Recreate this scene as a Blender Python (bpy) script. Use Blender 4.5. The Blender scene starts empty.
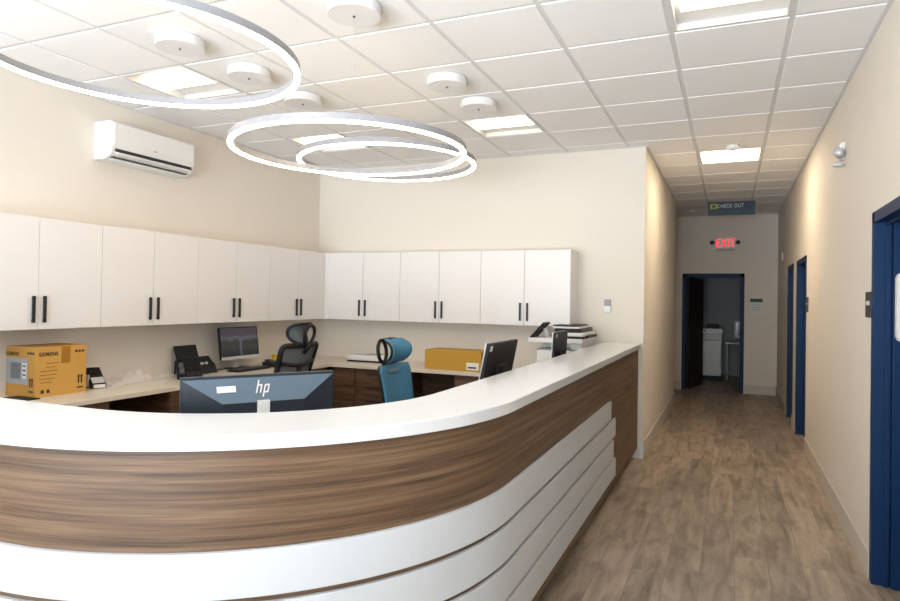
import bpy, bmesh, math, random
from mathutils import Matrix, Vector, Euler
random.seed(5)
S = bpy.context.scene
COL = S.collection
PI = math.pi

# ------------------------------------------------------------------ materials
def newmat(name):
    m = bpy.data.materials.new(name); m.use_nodes = True
    nt = m.node_tree; b = nt.nodes['Principled BSDF']
    return m, nt, b
def mat(name, col, rough=0.5, metal=0.0, spec=0.5, bump=0.0, bscale=200.0, emit=None, es=0.0, alpha=None, coat=0.0):
    m, nt, b = newmat(name)
    b.inputs['Base Color'].default_value = (*col, 1)
    b.inputs['Roughness'].default_value = rough
    b.inputs['Metallic'].default_value = metal
    b.inputs['Specular IOR Level'].default_value = spec
    b.inputs['Coat Weight'].default_value = coat
    if emit:
        b.inputs['Emission Color'].default_value = (*emit, 1); b.inputs['Emission Strength'].default_value = es
    if alpha is not None: b.inputs['Alpha'].default_value = alpha
    tc = nt.nodes.new('ShaderNodeTexCoord'); n = nt.nodes.new('ShaderNodeTexNoise')
    n.inputs['Scale'].default_value = bscale; n.inputs['Detail'].default_value = 3
    nt.links.new(tc.outputs['Object'], n.inputs['Vector'])
    # slight procedural tonal variation
    mx = nt.nodes.new('ShaderNodeMixRGB'); mx.blend_type = 'MULTIPLY'; mx.inputs[0].default_value = 0.06
    mx.inputs[1].default_value = (*col, 1); nt.links.new(n.outputs['Fac'], mx.inputs[2]); nt.links.new(mx.outputs[0], b.inputs['Base Color'])
    if bump > 0:
        bp = nt.nodes.new('ShaderNodeBump'); bp.inputs['Strength'].default_value = bump; bp.inputs['Distance'].default_value = 0.002
        nt.links.new(n.outputs['Fac'], bp.inputs['Height']); nt.links.new(bp.outputs[0], b.inputs['Normal'])
    return m
def emitmat(name, col, s):
    m = bpy.data.materials.new(name); m.use_nodes = True; nt = m.node_tree
    nt.nodes.remove(nt.nodes['Principled BSDF']); e = nt.nodes.new('ShaderNodeEmission')
    e.inputs[0].default_value = (*col, 1); e.inputs[1].default_value = s
    nt.links.new(e.outputs[0], nt.nodes['Material Output'].inputs[0]); return m
def woodmat(name, c0, c1, c2, rough=0.4, uv=True, axis_scale=(1.0, 14.0, 1.0), sc=1.6, contrast=1.0):
    m, nt, b = newmat(name)
    tc = nt.nodes.new('ShaderNodeTexCoord'); mp = nt.nodes.new('ShaderNodeMapping')
    mp.inputs['Scale'].default_value = axis_scale
    nt.links.new(tc.outputs['UV' if uv else 'Object'], mp.inputs['Vector'])
    n0 = nt.nodes.new('ShaderNodeTexNoise'); n0.inputs['Scale'].default_value = 1.1*sc; n0.inputs['Detail'].default_value = 3
    n1 = nt.nodes.new('ShaderNodeTexNoise'); n1.inputs['Scale'].default_value = 3.2*sc; n1.inputs['Detail'].default_value = 8; n1.inputs['Roughness'].default_value = .62
    n1.inputs['Distortion'].default_value = .8
    mp2 = nt.nodes.new('ShaderNodeMapping'); mp2.inputs['Scale'].default_value = tuple(a*(2.0 if a <= 1 else 6.0) for a in axis_scale)
    nt.links.new(tc.outputs['UV' if uv else 'Object'], mp2.inputs['Vector'])
    n2 = nt.nodes.new('ShaderNodeTexNoise'); n2.inputs['Scale'].default_value = 3.5*sc; n2.inputs['Detail'].default_value = 4
    for n in (n0, n1): nt.links.new(mp.outputs[0], n.inputs['Vector'])
    nt.links.new(mp2.outputs[0], n2.inputs['Vector'])
    a = nt.nodes.new('ShaderNodeMath'); a.operation = 'MULTIPLY_ADD'; a.inputs[1].default_value = .55
    nt.links.new(n0.outputs['Fac'], a.inputs[0]); 
    a2 = nt.nodes.new('ShaderNodeMath'); a2.operation = 'MULTIPLY'; a2.inputs[1].default_value = .45
    nt.links.new(n1.outputs['Fac'], a2.inputs[0]); nt.links.new(a2.outputs[0], a.inputs[2])
    r = nt.nodes.new('ShaderNodeValToRGB'); e = r.color_ramp.elements
    e[0].position = .5-.16/contrast; e[0].color = (*c0, 1); e[1].position = .5+.17/contrast; e[1].color = (*c2, 1)
    k = e.new(.5); k.color = (*c1, 1)
    nt.links.new(a.outputs[0], r.inputs[0])
    mx = nt.nodes.new('ShaderNodeMixRGB'); mx.blend_type = 'MULTIPLY'; mx.inputs[0].default_value = .5
    rr = nt.nodes.new('ShaderNodeValToRGB'); rr.color_ramp.elements[0].position = .35; rr.color_ramp.elements[0].color = (.45,.45,.45,1); rr.color_ramp.elements[1].position = .6
    nt.links.new(n2.outputs['Fac'], rr.inputs[0])
    nt.links.new(r.outputs[0], mx.inputs[1]); nt.links.new(rr.outputs[0], mx.inputs[2]); nt.links.new(mx.outputs[0], b.inputs['Base Color'])
    b.inputs['Roughness'].default_value = rough
    return m
def floormat():
    m, nt, b = newmat('oak_planks')
    tc = nt.nodes.new('ShaderNodeTexCoord'); mp = nt.nodes.new('ShaderNodeMapping')
    mp.inputs['Rotation'].default_value = (0, 0, PI/2)
    nt.links.new(tc.outputs['Object'], mp.inputs['Vector'])
    br = nt.nodes.new('ShaderNodeTexBrick'); br.offset = .37; br.offset_frequency = 2
    br.inputs['Scale'].default_value = 1; br.inputs['Brick Width'].default_value = 1.22; br.inputs['Row Height'].default_value = .18
    br.inputs['Mortar Size'].default_value = .0016; br.inputs['Mortar Smooth'].default_value = .3
    br.inputs['Color1'].default_value = (0, 0, 0, 1); br.inputs['Color2'].default_value = (1, 1, 1, 1); br.inputs['Mortar'].default_value = (.5, .5, .5, 1)
    br.inputs['Bias'].default_value = 0
    nt.links.new(mp.outputs[0], br.inputs['Vector'])
    # offset grain per plank
    ad = nt.nodes.new('ShaderNodeVectorMath'); ad.operation = 'MULTIPLY_ADD'
    ad.inputs[1].default_value = (13, 7, 5)
    nt.links.new(br.outputs['Color'], ad.inputs[0]); 
    sc = nt.nodes.new('ShaderNodeMapping'); sc.inputs['Scale'].default_value = (9, 1.3, 1)
    nt.links.new(tc.outputs['Object'], sc.inputs['Vector']); nt.links.new(sc.outputs[0], ad.inputs[2])
    n = nt.nodes.new('ShaderNodeTexNoise'); n.inputs['Scale'].default_value = 1.5; n.inputs['Detail'].default_value = 8; n.inputs['Roughness'].default_value = .6; n.inputs['Distortion'].default_value = .6
    nt.links.new(ad.outputs[0], n.inputs['Vector'])
    n3 = nt.nodes.new('ShaderNodeTexNoise'); n3.inputs['Scale'].default_value = 4.5; n3.inputs['Detail'].default_value = 3
    nt.links.new(tc.outputs['Object'], n3.inputs['Vector'])
    r = nt.nodes.new('ShaderNodeValToRGB'); e = r.color_ramp.elements
    e[0].position = .3; e[0].color = (.22, .165, .115, 1); e[1].position = .72; e[1].color = (.55, .455, .355, 1)
    k = e.new(.5); k.color = (.39, .31, .235, 1)
    nt.links.new(n.outputs['Fac'], r.inputs[0])
    m1 = nt.nodes.new('ShaderNodeMixRGB'); m1.blend_type = 'MULTIPLY'; m1.inputs[0].default_value = .6
    rr = nt.nodes.new('ShaderNodeValToRGB'); rr.color_ramp.elements[0].color = (.62, .62, .62, 1); rr.color_ramp.elements[1].color = (1.15, 1.13, 1.1, 1)
    nt.links.new(br.outputs['Color'], rr.inputs[0]); nt.links.new(r.outputs[0], m1.inputs[1]); nt.links.new(rr.outputs[0], m1.inputs[2])
    m3 = nt.nodes.new('ShaderNodeMixRGB'); m3.blend_type = 'MULTIPLY'; m3.inputs[0].default_value = .38
    r3 = nt.nodes.new('ShaderNodeValToRGB'); r3.color_ramp.elements[0].position = .32; r3.color_ramp.elements[0].color = (.55, .52, .5, 1); r3.color_ramp.elements[1].position = .5
    nt.links.new(n3.outputs['Fac'], r3.inputs[0]); nt.links.new(m1.outputs[0], m3.inputs[1]); nt.links.new(r3.outputs[0], m3.inputs[2])
    m2 = nt.nodes.new('ShaderNodeMixRGB'); m2.inputs[2].default_value = (.19, .15, .115, 1)
    nt.links.new(br.outputs['Fac'], m2.inputs[0]); nt.links.new(m3.outputs[0], m2.inputs[1]); nt.links.new(m2.outputs[0], b.inputs['Base Color'])
    b.inputs['Roughness'].default_value = .42
    bp = nt.nodes.new('ShaderNodeBump'); bp.inputs['Strength'].default_value = .12; bp.inputs['Distance'].default_value = .002
    nt.links.new(n.outputs['Fac'], bp.inputs['Height']); nt.links.new(bp.outputs[0], b.inputs['Normal'])
    return m

M = {}
M['wall'] = mat('wall_paint', (.83, .765, .68), .75, bump=.08, bscale=140, spec=.25)
M['ceil'] = mat('ceiling_tile', (.90, .895, .89), .9, bump=.2, bscale=260, spec=.1)
M['grid'] = mat('ceiling_grid', (.72, .72, .72), .6, spec=.3)
M['base'] = mat('baseboard_paint', (.66, .60, .53), .5, spec=.3)
M['floor'] = floormat()
M['walnut'] = woodmat('walnut_laminate', (.05, .025, .012), (.14, .078, .040), (.23, .14, .078), .5, axis_scale=(.42, 20.0, 1.0), contrast=1.15)
M['walnut_o'] = woodmat('walnut_cabinet', (.05, .025, .013), (.115, .06, .032), (.19, .11, .065), .42, uv=False, axis_scale=(1, 1, 13))
M['door_wood'] = woodmat('dark_door_wood', (.018, .010, .007), (.035, .02, .014), (.06, .035, .022), .4, uv=False, axis_scale=(12, 12, 1))
M['quartz'] = mat('white_quartz', (.74, .75, .765), .16, spec=.5, bscale=60, coat=.15)
M['slat'] = mat('white_slat_laminate', (.62, .645, .675), .3, spec=.5)
M['cab'] = mat('white_cabinet_laminate', (.83, .80, .785), .32, spec=.45)
M['carcass'] = mat('cabinet_carcass', (.42, .40, .38), .6)
M['worktop'] = mat('cream_stone_worktop', (.74, .66, .55), .25, bscale=30)
M['black'] = mat('black_metal', (.012, .012, .013), .4)
M['blackpl'] = mat('black_plastic', (.011, .011, .013), .5, spec=.3)
M['darkgrey'] = mat('dark_grey_plastic', (.035, .035, .04), .42)
M['grey'] = mat('grey_plastic', (.32, .32, .33), .4)
M['silver'] = mat('silver_plastic', (.62, .62, .63), .3, metal=.3)
M['white'] = mat('white_plastic', (.82, .82, .81), .35)
M['blue'] = mat('navy_blue_paint', (.0015, .031, .11), .42, spec=.3)
M['blueframe'] = mat('navy_blue_frame_paint', (.003, .03, .10), .5, spec=.25)
M['monlit'] = mat('lit_slate_plastic', (.10, .15, .20), .35, spec=.6)  # paler copy of the dark slate plastic; overhead light put into the colour
M['mondark'] = mat('dark_slate_plastic', (.018, .026, .04), .4)
M['chairblue'] = mat('blue_mesh_fabric', (.05, .21, .36), .7, bump=.6, bscale=500)
M['chairblue_l'] = mat('pale_blue_fabric', (.16, .26, .33), .8, bump=.5, bscale=500)
M['chairgrey'] = mat('grey_blue_mesh_fabric', (.13, .17, .2), .75, bump=.6, bscale=500, alpha=.72)
M['card'] = mat('brown_cardboard', (.62, .34, .075), .8, bump=.2, bscale=80)
M['card2'] = mat('ochre_cardboard', (.55, .31, .04), .75, bump=.2, bscale=60)
M['tape'] = mat('packing_tape', (.40, .19, .03), .25)
M['ink'] = mat('black_ink', (.03, .02, .012), .7)
M['label'] = mat('grey_shipping_label', (.42, .46, .50), .6)
M['paper'] = mat('white_paper', (.8, .8, .78), .7)
M['yellow'] = mat('yellow_plastic', (.75, .50, .02), .4)
M['ring'] = emitmat('warm_led_diffuser', (1, .79, .53), 13.0)
M['ringbody'] = mat('white_aluminium', (.33, .33, .35), .35)
M['canopy'] = mat('white_metal_canopy', (.78, .78, .78), .4)
M['lens'] = emitmat('light_lens', (1, .88, .70), 3.6)
M['lens_fill'] = emitmat('lobby_fill_lens', (1, .95, .88), 5.0)  # emission for the added lobby fill lights, out of view
M['lens_h'] = emitmat('corridor_light_lens', (1, .82, .58), 42.0)
M['reflector'] = mat('white_reflector', (.70, .69, .67), .4)
M['shaded_wall'] = mat('shaded_grey_wall', (.42, .42, .42), .8)  # wall grey darkened so the end room looks unlit; shade in the colour
M['phonegrey'] = mat('charcoal_plastic', (.07, .07, .08), .4)
M['wire'] = mat('steel_wire', (.8, .8, .8), .4)
M['exit'] = emitmat('red_exit_letters', (1, .03, .025), 1.3)
M['signblue'] = mat('navy_sign_panel', (.004, .025, .07), .4)
M['signtext'] = mat('sign_white_text', (.7, .72, .74), .5)
M['signyellow'] = mat('sign_lime_square', (.42, .48, .02), .5)
M['green'] = mat('dark_green_sign_strip', (.02, .09, .07), .5)
M['film'] = mat('clear_plastic_film', (.92, .86, .78), .3, alpha=.72)
M['glass'] = mat('screen_glass', (.01, .01, .012), .12)
M['windowframe'] = mat('white_window_frame', (.8, .8, .8), .4)

def screenmat():
    m, nt, b = newmat('landscape_wallpaper_screen')
    b.inputs['Base Color'].default_value = (.01, .01, .012, 1); b.inputs['Roughness'].default_value = .2
    tc = nt.nodes.new('ShaderNodeTexCoord'); sx = nt.nodes.new('ShaderNodeSeparateXYZ')
    nt.links.new(tc.outputs['UV'], sx.inputs[0])
    n = nt.nodes.new('ShaderNodeTexNoise'); n.inputs['Scale'].default_value = 6; n.inputs['Detail'].default_value = 6
    nt.links.new(tc.outputs['UV'], n.inputs['Vector'])
    g = nt.nodes.new('ShaderNodeMath'); g.operation = 'MULTIPLY_ADD'; g.inputs[1].default_value = .25
    nt.links.new(n.outputs['Fac'], g.inputs[0]); nt.links.new(sx.outputs['Y'], g.inputs[2])
    r = nt.nodes.new('ShaderNodeValToRGB'); e = r.color_ramp.elements
    e[0].position = .12; e[0].color = (.015, .015, .025, 1); e[1].position = 1.0; e[1].color = (.06, .05, .075, 1)
    for p, c in ((.45, (.05, .055, .045)), (.62, (.028, .032, .02)), (.78, (.16, .14, .17)), (.86, (.07, .06, .085))):
        k = e.new(p); k.color = (*c, 1)
    nt.links.new(g.outputs[0], r.inputs[0])
    # pale vertical path in the middle
    d = nt.nodes.new('ShaderNodeMath'); d.operation = 'SUBTRACT'; d.inputs[1].default_value = .52; nt.links.new(sx.outputs['X'], d.inputs[0])
    ab = nt.nodes.new('ShaderNodeMath'); ab.operation = 'ABSOLUTE'; nt.links.new(d.outputs[0], ab.inputs[0])
    lt = nt.nodes.new('ShaderNodeMath'); lt.operation = 'LESS_THAN'; lt.inputs[1].default_value = .03; nt.links.new(ab.outputs[0], lt.inputs[0])
    lo = nt.nodes.new('ShaderNodeMath'); lo.operation = 'LESS_THAN'; lo.inputs[1].default_value = .66; nt.links.new(sx.outputs['Y'], lo.inputs[0])
    mu = nt.nodes.new('ShaderNodeMath'); mu.operation = 'MULTIPLY'; nt.links.new(lt.outputs[0], mu.inputs[0]); nt.links.new(lo.outputs[0], mu.inputs[1])
    mx = nt.nodes.new('ShaderNodeMixRGB'); mx.inputs[2].default_value = (.15, .15, .17, 1); nt.links.new(mu.outputs[0], mx.inputs[0]); nt.links.new(r.outputs[0], mx.inputs[1])
    nt.links.new(mx.outputs[0], b.inputs['Emission Color']); b.inputs['Emission Strength'].default_value = .38
    return m
M['screen'] = screenmat()

# ------------------------------------------------------------------ mesh helpers
class MB:
    def __init__(s): s.bm = bmesh.new(); s.uv = s.bm.loops.layers.uv.new('UVMap')
    def box(s, x0, x1, y0, y1, z0, z1, mx=None, bev=0.0):
        v = [Vector((x, y, z)) for x in (x0, x1) for y in (y0, y1) for z in (z0, z1)]
        if bev > 0:
            t = bmesh.new(); r = bmesh.ops.create_cube(t, size=1)
            for q in t.verts: q.co = Vector(((x0+x1)/2+q.co.x*(x1-x0), (y0+y1)/2+q.co.y*(y1-y0), (z0+z1)/2+q.co.z*(z1-z0)))
            bmesh.ops.bevel(t, geom=list(t.edges), offset=bev, segments=2, affect='EDGES', profile=.5)
            if mx: bmesh.ops.transform(t, matrix=mx, verts=t.verts)
            s.join(t); return s
        if mx: v = [mx @ p for p in v]
        b = [s.bm.verts.new(p) for p in v]
        for f in ((0,1,3,2),(4,6,7,5),(0,4,5,1),(2,3,7,6),(0,2,6,4),(1,5,7,3)):
            s.bm.faces.new([b[i] for i in f])
        return s
    def join(s, t):
        mp = {}
        for q in t.verts: mp[q] = s.bm.verts.new(q.co)
        for f in t.faces:
            try:
                g = s.bm.faces.new([mp[q] for q in f.verts]); g.smooth = f.smooth
            except ValueError: pass
        t.free()
    def prism(s, pts, z0, z1, mx=None):
        a = [Vector((p[0], p[1], z0)) for p in pts]; b = [Vector((p[0], p[1], z1)) for p in pts]
        if mx: a = [mx @ p for p in a]; b = [mx @ p for p in b]
        a = [s.bm.verts.new(p) for p in a]; b = [s.bm.verts.new(p) for p in b]; n = len(pts)
        s.bm.faces.new(list(reversed(a))); s.bm.faces.new(b)
        for i in range(n): s.bm.faces.new([a[i], a[(i+1) % n], b[(i+1) % n], b[i]])
        return s
    def loft(s, rings, mx=None, cap=True, closed=True, smooth=False):
        R = [[s.bm.verts.new(mx @ Vector(p) if mx else Vector(p)) for p in r] for r in rings]; n = len(R[0])
        for a, b in zip(R, R[1:]):
            for i in range(n if closed else n-1):
                f = s.bm.faces.new([a[i], a[(i+1) % n], b[(i+1) % n], b[i]]); f.smooth = smooth
        if cap: s.bm.faces.new(list(reversed(R[0]))); s.bm.faces.new(R[-1])
        return s
    def lathe(s, prof, n=32, mx=None, smooth=True):
        rings = [[(r*math.cos(2*PI*i/n), r*math.sin(2*PI*i/n), z) for i in range(n)] for r, z in prof]
        return s.loft(rings, mx, cap=True, smooth=smooth)
    def tube(s, pts, r, n=10, closed=False, mx=None, rr=None):
        pts = [Vector(p) for p in pts]; N = len(pts); rings = []
        up = None
        for i, p in enumerate(pts):
            a = pts[(i-1) % N] if (closed or i > 0) else p; b = pts[(i+1) % N] if (closed or i < N-1) else p
            t = (b-a).normalized()
            if up is None: up = t.orthogonal().normalized()
            up = (up - t*up.dot(t)).normalized(); w = t.cross(up)
            q = r if not rr else rr[i]
            rings.append([p+up*(q*math.cos(2*PI*k/n))+w*(q*math.sin(2*PI*k/n)) for k in range(n)])
        if closed: 
            # find best twist
            rings.append(rings[0])
            R = [[s.bm.verts.new(mx @ v if mx else v) for v in ring] for ring in rings[:-1]]
            for i in range(N):
                A = R[i]; B = R[(i+1) % N]; off = 0
                if i == N-1:
                    off = min(range(n), key=lambda o: (A[0].co-B[o].co).length)
                for k in range(n):
                    f = s.bm.faces.new([A[k], A[(k+1) % n], B[(k+1+off) % n], B[(k+off) % n]]); f.smooth = True
            return s
        return s.loft(rings, mx, smooth=True)
    def build(s, name, m, parent=None, bevel=0.0, smooth=False):
        bmesh.ops.recalc_face_normals(s.bm, faces=s.bm.faces)
        me = bpy.data.meshes.new(name); s.bm.to_mesh(me); s.bm.free()
        o = bpy.data.objects.new(name, me); COL.objects.link(o); me.materials.append(m)
        if parent: o.parent = parent
        if smooth:
            for p in me.polygons: p.use_smooth = True
        if bevel > 0:
            md = o.modifiers.new('bevel', 'BEVEL'); md.width = bevel; md.segments = 2; md.limit_method = 'ANGLE'
        return o
def tag(o, label=None, cat=None, group=None, kind=None):
    if label: o['label'] = label
    if cat: o['category'] = cat
    if group: o['group'] = group
    if kind: o['kind'] = kind
    return o
def empty(name, loc, rz=0, **k):
    o = bpy.data.objects.new(name, None); COL.objects.link(o); o.location = loc; o.rotation_euler = (0, 0, rz); o.empty_display_size = .1
    tag(o, **k); return o
def struct(o): o['kind'] = 'structure'; return o
def copy_tree(o, parent=None):
    c = o.copy(); COL.objects.link(c); c.parent = parent
    for ch in [x for x in list(bpy.data.objects) if x.parent == o]: copy_tree(ch, c)
    return c
def text(name, body, size, m, parent, mx, extrude=.0006, align='CENTER', bold=0.0, sx=1.0):
    cu = bpy.data.curves.new(name, 'FONT'); cu.body = body; cu.size = size; cu.extrude = extrude; cu.align_x = align; cu.align_y = 'CENTER'; cu.offset = bold; cu.space_character = 1.12
    t = bpy.data.objects.new(name+'_c', cu); COL.objects.link(t)
    dg = bpy.context.evaluated_depsgraph_get(); me = bpy.data.meshes.new_from_object(t.evaluated_get(dg))
    bpy.data.objects.remove(t); bpy.data.curves.remove(cu)
    me.transform(Matrix.Scale(sx, 4, (1, 0, 0))); me.transform(mx)
    o = bpy.data.objects.new(name, me); me.materials.clear(); me.materials.append(m); COL.objects.link(o)
    if parent: o.parent = parent
    return o
def face_mx(origin, right, up):
    r = Vector(right).normalized(); u = Vector(up).normalized(); n = r.cross(u)
    return Matrix(((r.x, u.x, n.x, origin[0]), (r.y, u.y, n.y, origin[1]), (r.z, u.z, n.z, origin[2]), (0, 0, 0, 1)))

# ------------------------------------------------------------------ dimensions
H = 3.05; XL = -4.26; XR = 1.055; YB = 2.65; XH = -.45; YE = 8.1; YF = -6.4; T = .12; YH = 6.5; T6 = .61

# ------------------------------------------------------------------ shell
struct(MB().box(-4.6, 3.0, YF-.2, 11.2, -.05, 0).build('floor', M['floor']))
struct(MB().box(XL-T, XL, YF, YB+T, 0, H).build('wall_left', M['wall']))
struct(MB().box(XL, XH, YB, YB+T, 0, H).build('wall_back', M['wall']))
struct(MB().box(XH-T, XH, YB+T, YH, 0, H).build('wall_hall_left', M['wall']))
struct(MB().box(-3.0, XH-T, YH-T, YH, 0, H).build('wall_passage', M['wall']))
struct(MB().box(-3.0-T, -3.0, YH-T, YE+T, 0, H).build('wall_passage_end', M['wall']))
DH = 1.99   # clear opening height
w = MB()
for y0, y1 in ((YF, -.62), (.36, 3.80), (4.70, 5.25), (5.95, YE)): w.box(XR, XR+T, y0, y1, 0, H)
for y0, y1 in ((-.62, .36), (3.80, 4.70), (5.25, 5.95)): w.box(XR, XR+T, y0, y1, DH, H)
struct(w.build('wall_right', M['wall']))
w = MB(); w.box(-3.0, -.40, YE, YE+T, 0, H); w.box(.50, XR+T, YE, YE+T, 0, H); w.box(-.40, .50, YE, YE+T, DH, H)
struct(w.build('wall_end', M['wall']))
# wall behind the camera with two windows for daylight
w = MB(); w.box(XL, -3.9, YF-T, YF, 0, H); w.box(-1.9, -1.3, YF-T, YF, 0, H); w.box(.7, XR+T, YF-T, YF, 0, H)
for a, b in ((-3.9, -1.9), (-1.3, .7)): w.box(a, b, YF-T, YF, 0, .25); w.box(a, b, YF-T, YF, 2.9, H)
struct(w.build('wall_front', M['wall']))
for k, (a, b) in enumerate(((-3.9, -1.9), (-1.3, .7))):
    w = MB(); w.box(a, b, YF-T, YF, .25, .31); w.box(a, b, YF-T, YF, 2.84, 2.9); w.box(a, a+.05, YF-T, YF, .31, 2.84); w.box(b-.05, b, YF-T, YF, .31, 2.84)
    w.box((a+b)/2-.025, (a+b)/2+.025, YF-.09, YF-.03, .31, 2.84)
    struct(w.build('window_%d' % (k+1), M['windowframe']))
# end room and side room beyond the open doors
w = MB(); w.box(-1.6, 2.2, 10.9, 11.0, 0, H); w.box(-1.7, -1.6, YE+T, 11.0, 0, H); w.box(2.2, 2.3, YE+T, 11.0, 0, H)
struct(w.build('wall_end_room', M['shaded_wall']))
w = MB(); w.box(XR+T, 2.9, -1.3, -1.2, 0, H); w.box(2.9, 3.0, -1.3, 1.3, 0, H); w.box(XR+T, 2.9, 1.2, 1.3, 0, H)
struct(w.build('wall_side_room', M['wall']))

# ceiling: lay-in tiles with dropped faces, and the grid above their joints
troff = [(-6, -1), (-6, 2), (-3, 2), (0, -1), (0, 5), (0, -7), (-6, -7), (-3, -7)]
c = MB()
for i in range(-7, 2):
    for j in range(-11, 14):
        if (i, j) in troff: continue
        x0, x1, y0, y1 = i*T6, (i+1)*T6, j*T6, (j+1)*T6
        x0 = max(x0, XL); x1 = min(x1, XR+.06); y0 = max(y0, YF)
        if y1 > YE+.02: y1 = YE
        if x1-x0 < .05 or y1-y0 < .05: continue
        g = .013; e = .010; d = .006
        rx = [x0+g, x1-g]; ry = [y0+g, y1-g]
        c.loft([[(rx[0], ry[0], H), (rx[1], ry[0], H), (rx[1], ry[1], H), (rx[0], ry[1], H)],
                [(rx[0], ry[0], H-d+.003), (rx[1], ry[0], H-d+.003), (rx[1], ry[1], H-d+.003), (rx[0], ry[1], H-d+.003)],
                [(rx[0]+e*.5, ry[0]+e*.5, H-d), (rx[1]-e*.5, ry[0]+e*.5, H-d), (rx[1]-e*.5, ry[1]-e*.5, H-d), (rx[0]+e*.5, ry[1]-e*.5, H-d)]])
struct(c.build('ceiling', M['ceil']))
c = MB()
for i in range(-6, 2): c.box(i*T6-.014, i*T6+.014, YF, YE, H-.001, H+.02)
for j in range(-10, 14):
    c.box(XL, XR, j*T6-.014, j*T6+.014, H-.0005, H+.02)
c.box(XL, XL+.022, YF, YB, H-.0095, H); c.box(XR-.022, XR, YF, YE, H-.0095, H); c.box(XL, XH, YB-.022, YB, H-.0095, H)
c.box(XH, XH+.022, YB, YH, H-.0095, H); c.box(-3.0, XR, YE-.022, YE, H-.0095, H)
struct(c.build('trim_1', M['grid']))
# plenum lid closes the room above the grid
struct(MB().box(-4.6, 3.0, YF-.2, 11.2, H+.13, H+.2).build('ceiling_slab', M['grid']))
struct(MB().box(-1.7, 2.3, YE+T, 11.0, H, H+.02).build('ceiling_end_room', M['ceil']))
struct(MB().box(XR+T, 3.0, -1.3, 1.3, H, H+.02).build('ceiling_side_room', M['ceil']))
# passage ceiling left of x=-.45 beyond YH is the same tile field; baseboards
bh = .15
b = MB()
for y0, y1 in ((YF, -.67), (.41, 3.75), (4.75, 5.2), (6.0, YE)): b.box(XR-.012, XR, y0, y1, 0, bh)
struct(b.build('baseboard_right', M['base'], bevel=.003))
struct(MB().box(XH, XH+.012, YB, YH, 0, bh).build('baseboard_hall_left', M['base'], bevel=.003))
struct(MB().box(XH-.0, XH+.012, YB-.012, YB, 0, bh).box(XH-.03, XH, YB-.012, YB, 0, bh).build('baseboard_corner', M['windowframe']))
struct(MB().box(-3, -.46, YE-.012, YE, 0, bh).box(.56, XR, YE-.012, YE, 0, bh).build('baseboard_end', M['base']))

# ------------------------------------------------------------------ doors
def side_door(n, y0, y1, open_leaf):
    r = struct(empty('door_%d' % n, (XR, (y0+y1)/2, 0)))
    inv = Matrix.Translation((-XR, -(y0+y1)/2, 0)); f = MB()
    # steel frame: casing on the wall face wraps through the wall
    for a, bb in ((y0-.05, y0+.012), (y1-.012, y1+.05)): f.box(XR-.008, XR+T+.008, a, bb, 0, DH+.05, inv)
    f.box(XR-.008, XR+T+.008, y0-.05, y1+.05, DH-.012, DH+.05, inv)
    # door stop
    f.box(XR+.045, XR+.07, y0+.012, y0+.027, 0, DH-.012, inv); f.box(XR+.045, XR+.07, y1-.027, y1-.012, 0, DH-.012, inv); f.box(XR+.045, XR+.07, y0+.012, y1-.012, DH-.027, DH-.012, inv)
    f.build('frame', M['blueframe'], r, bevel=.002)
    if open_leaf:
        l = MB().box(XR+.075, XR+.98, y1-.06, y1-.016, .008, DH-.016, inv).build('leaf', M['blue'], r, bevel=.002)
        hx = XR+.91
        MB().tube([(hx, y1-.06, 1.0), (hx, y1-.11, 1.0), (hx-.11, y1-.11, 1.0)], .01, mx=inv).build('handle', M['silver'], l)
    else:
        l = MB().box(XR+.072, XR+.115, y0+.014, y1-.014, .008, DH-.016, inv).build('leaf', M['blue'], r, bevel=.002)
        MB().tube([(XR+.07, y0+.08, 1.0), (XR+.02, y0+.08, 1.0), (XR+.02, y0+.2, 1.0)], .01, mx=inv).build('handle', M['silver'], l)
    return r
side_door(1, -.62, .36, True); side_door(2, 3.80, 4.70, False); side_door(3, 5.25, 5.95, False)
r = struct(empty('door_4', (.05, YE, 0))); inv = Matrix.Translation((-.05, -YE, 0)); f = MB()
f.box(-.45, -.388, YE-.016, YE+T+.016, 0, DH+.05, inv); f.box(.488, .55, YE-.016, YE+T+.016, 0, DH+.05, inv); f.box(-.45, .55, YE-.016, YE+T+.016, DH-.012, DH+.05, inv)
f.build('frame', M['blueframe'], r, bevel=.002)
mx = inv @ Matrix.Translation((-.385, YE+.1, 0)) @ Matrix.Rotation(math.radians(76), 4, 'Z')
l = MB().box(0, .86, -.045, 0, .01, DH-.02, mx).build('leaf', M['door_wood'], r)
MB().tube([(.80, -.045, 1.0), (.80, -.10, 1.0), (.68, -.10, 1.0)], .01, mx=mx).build('handle', M['silver'], l)

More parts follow.
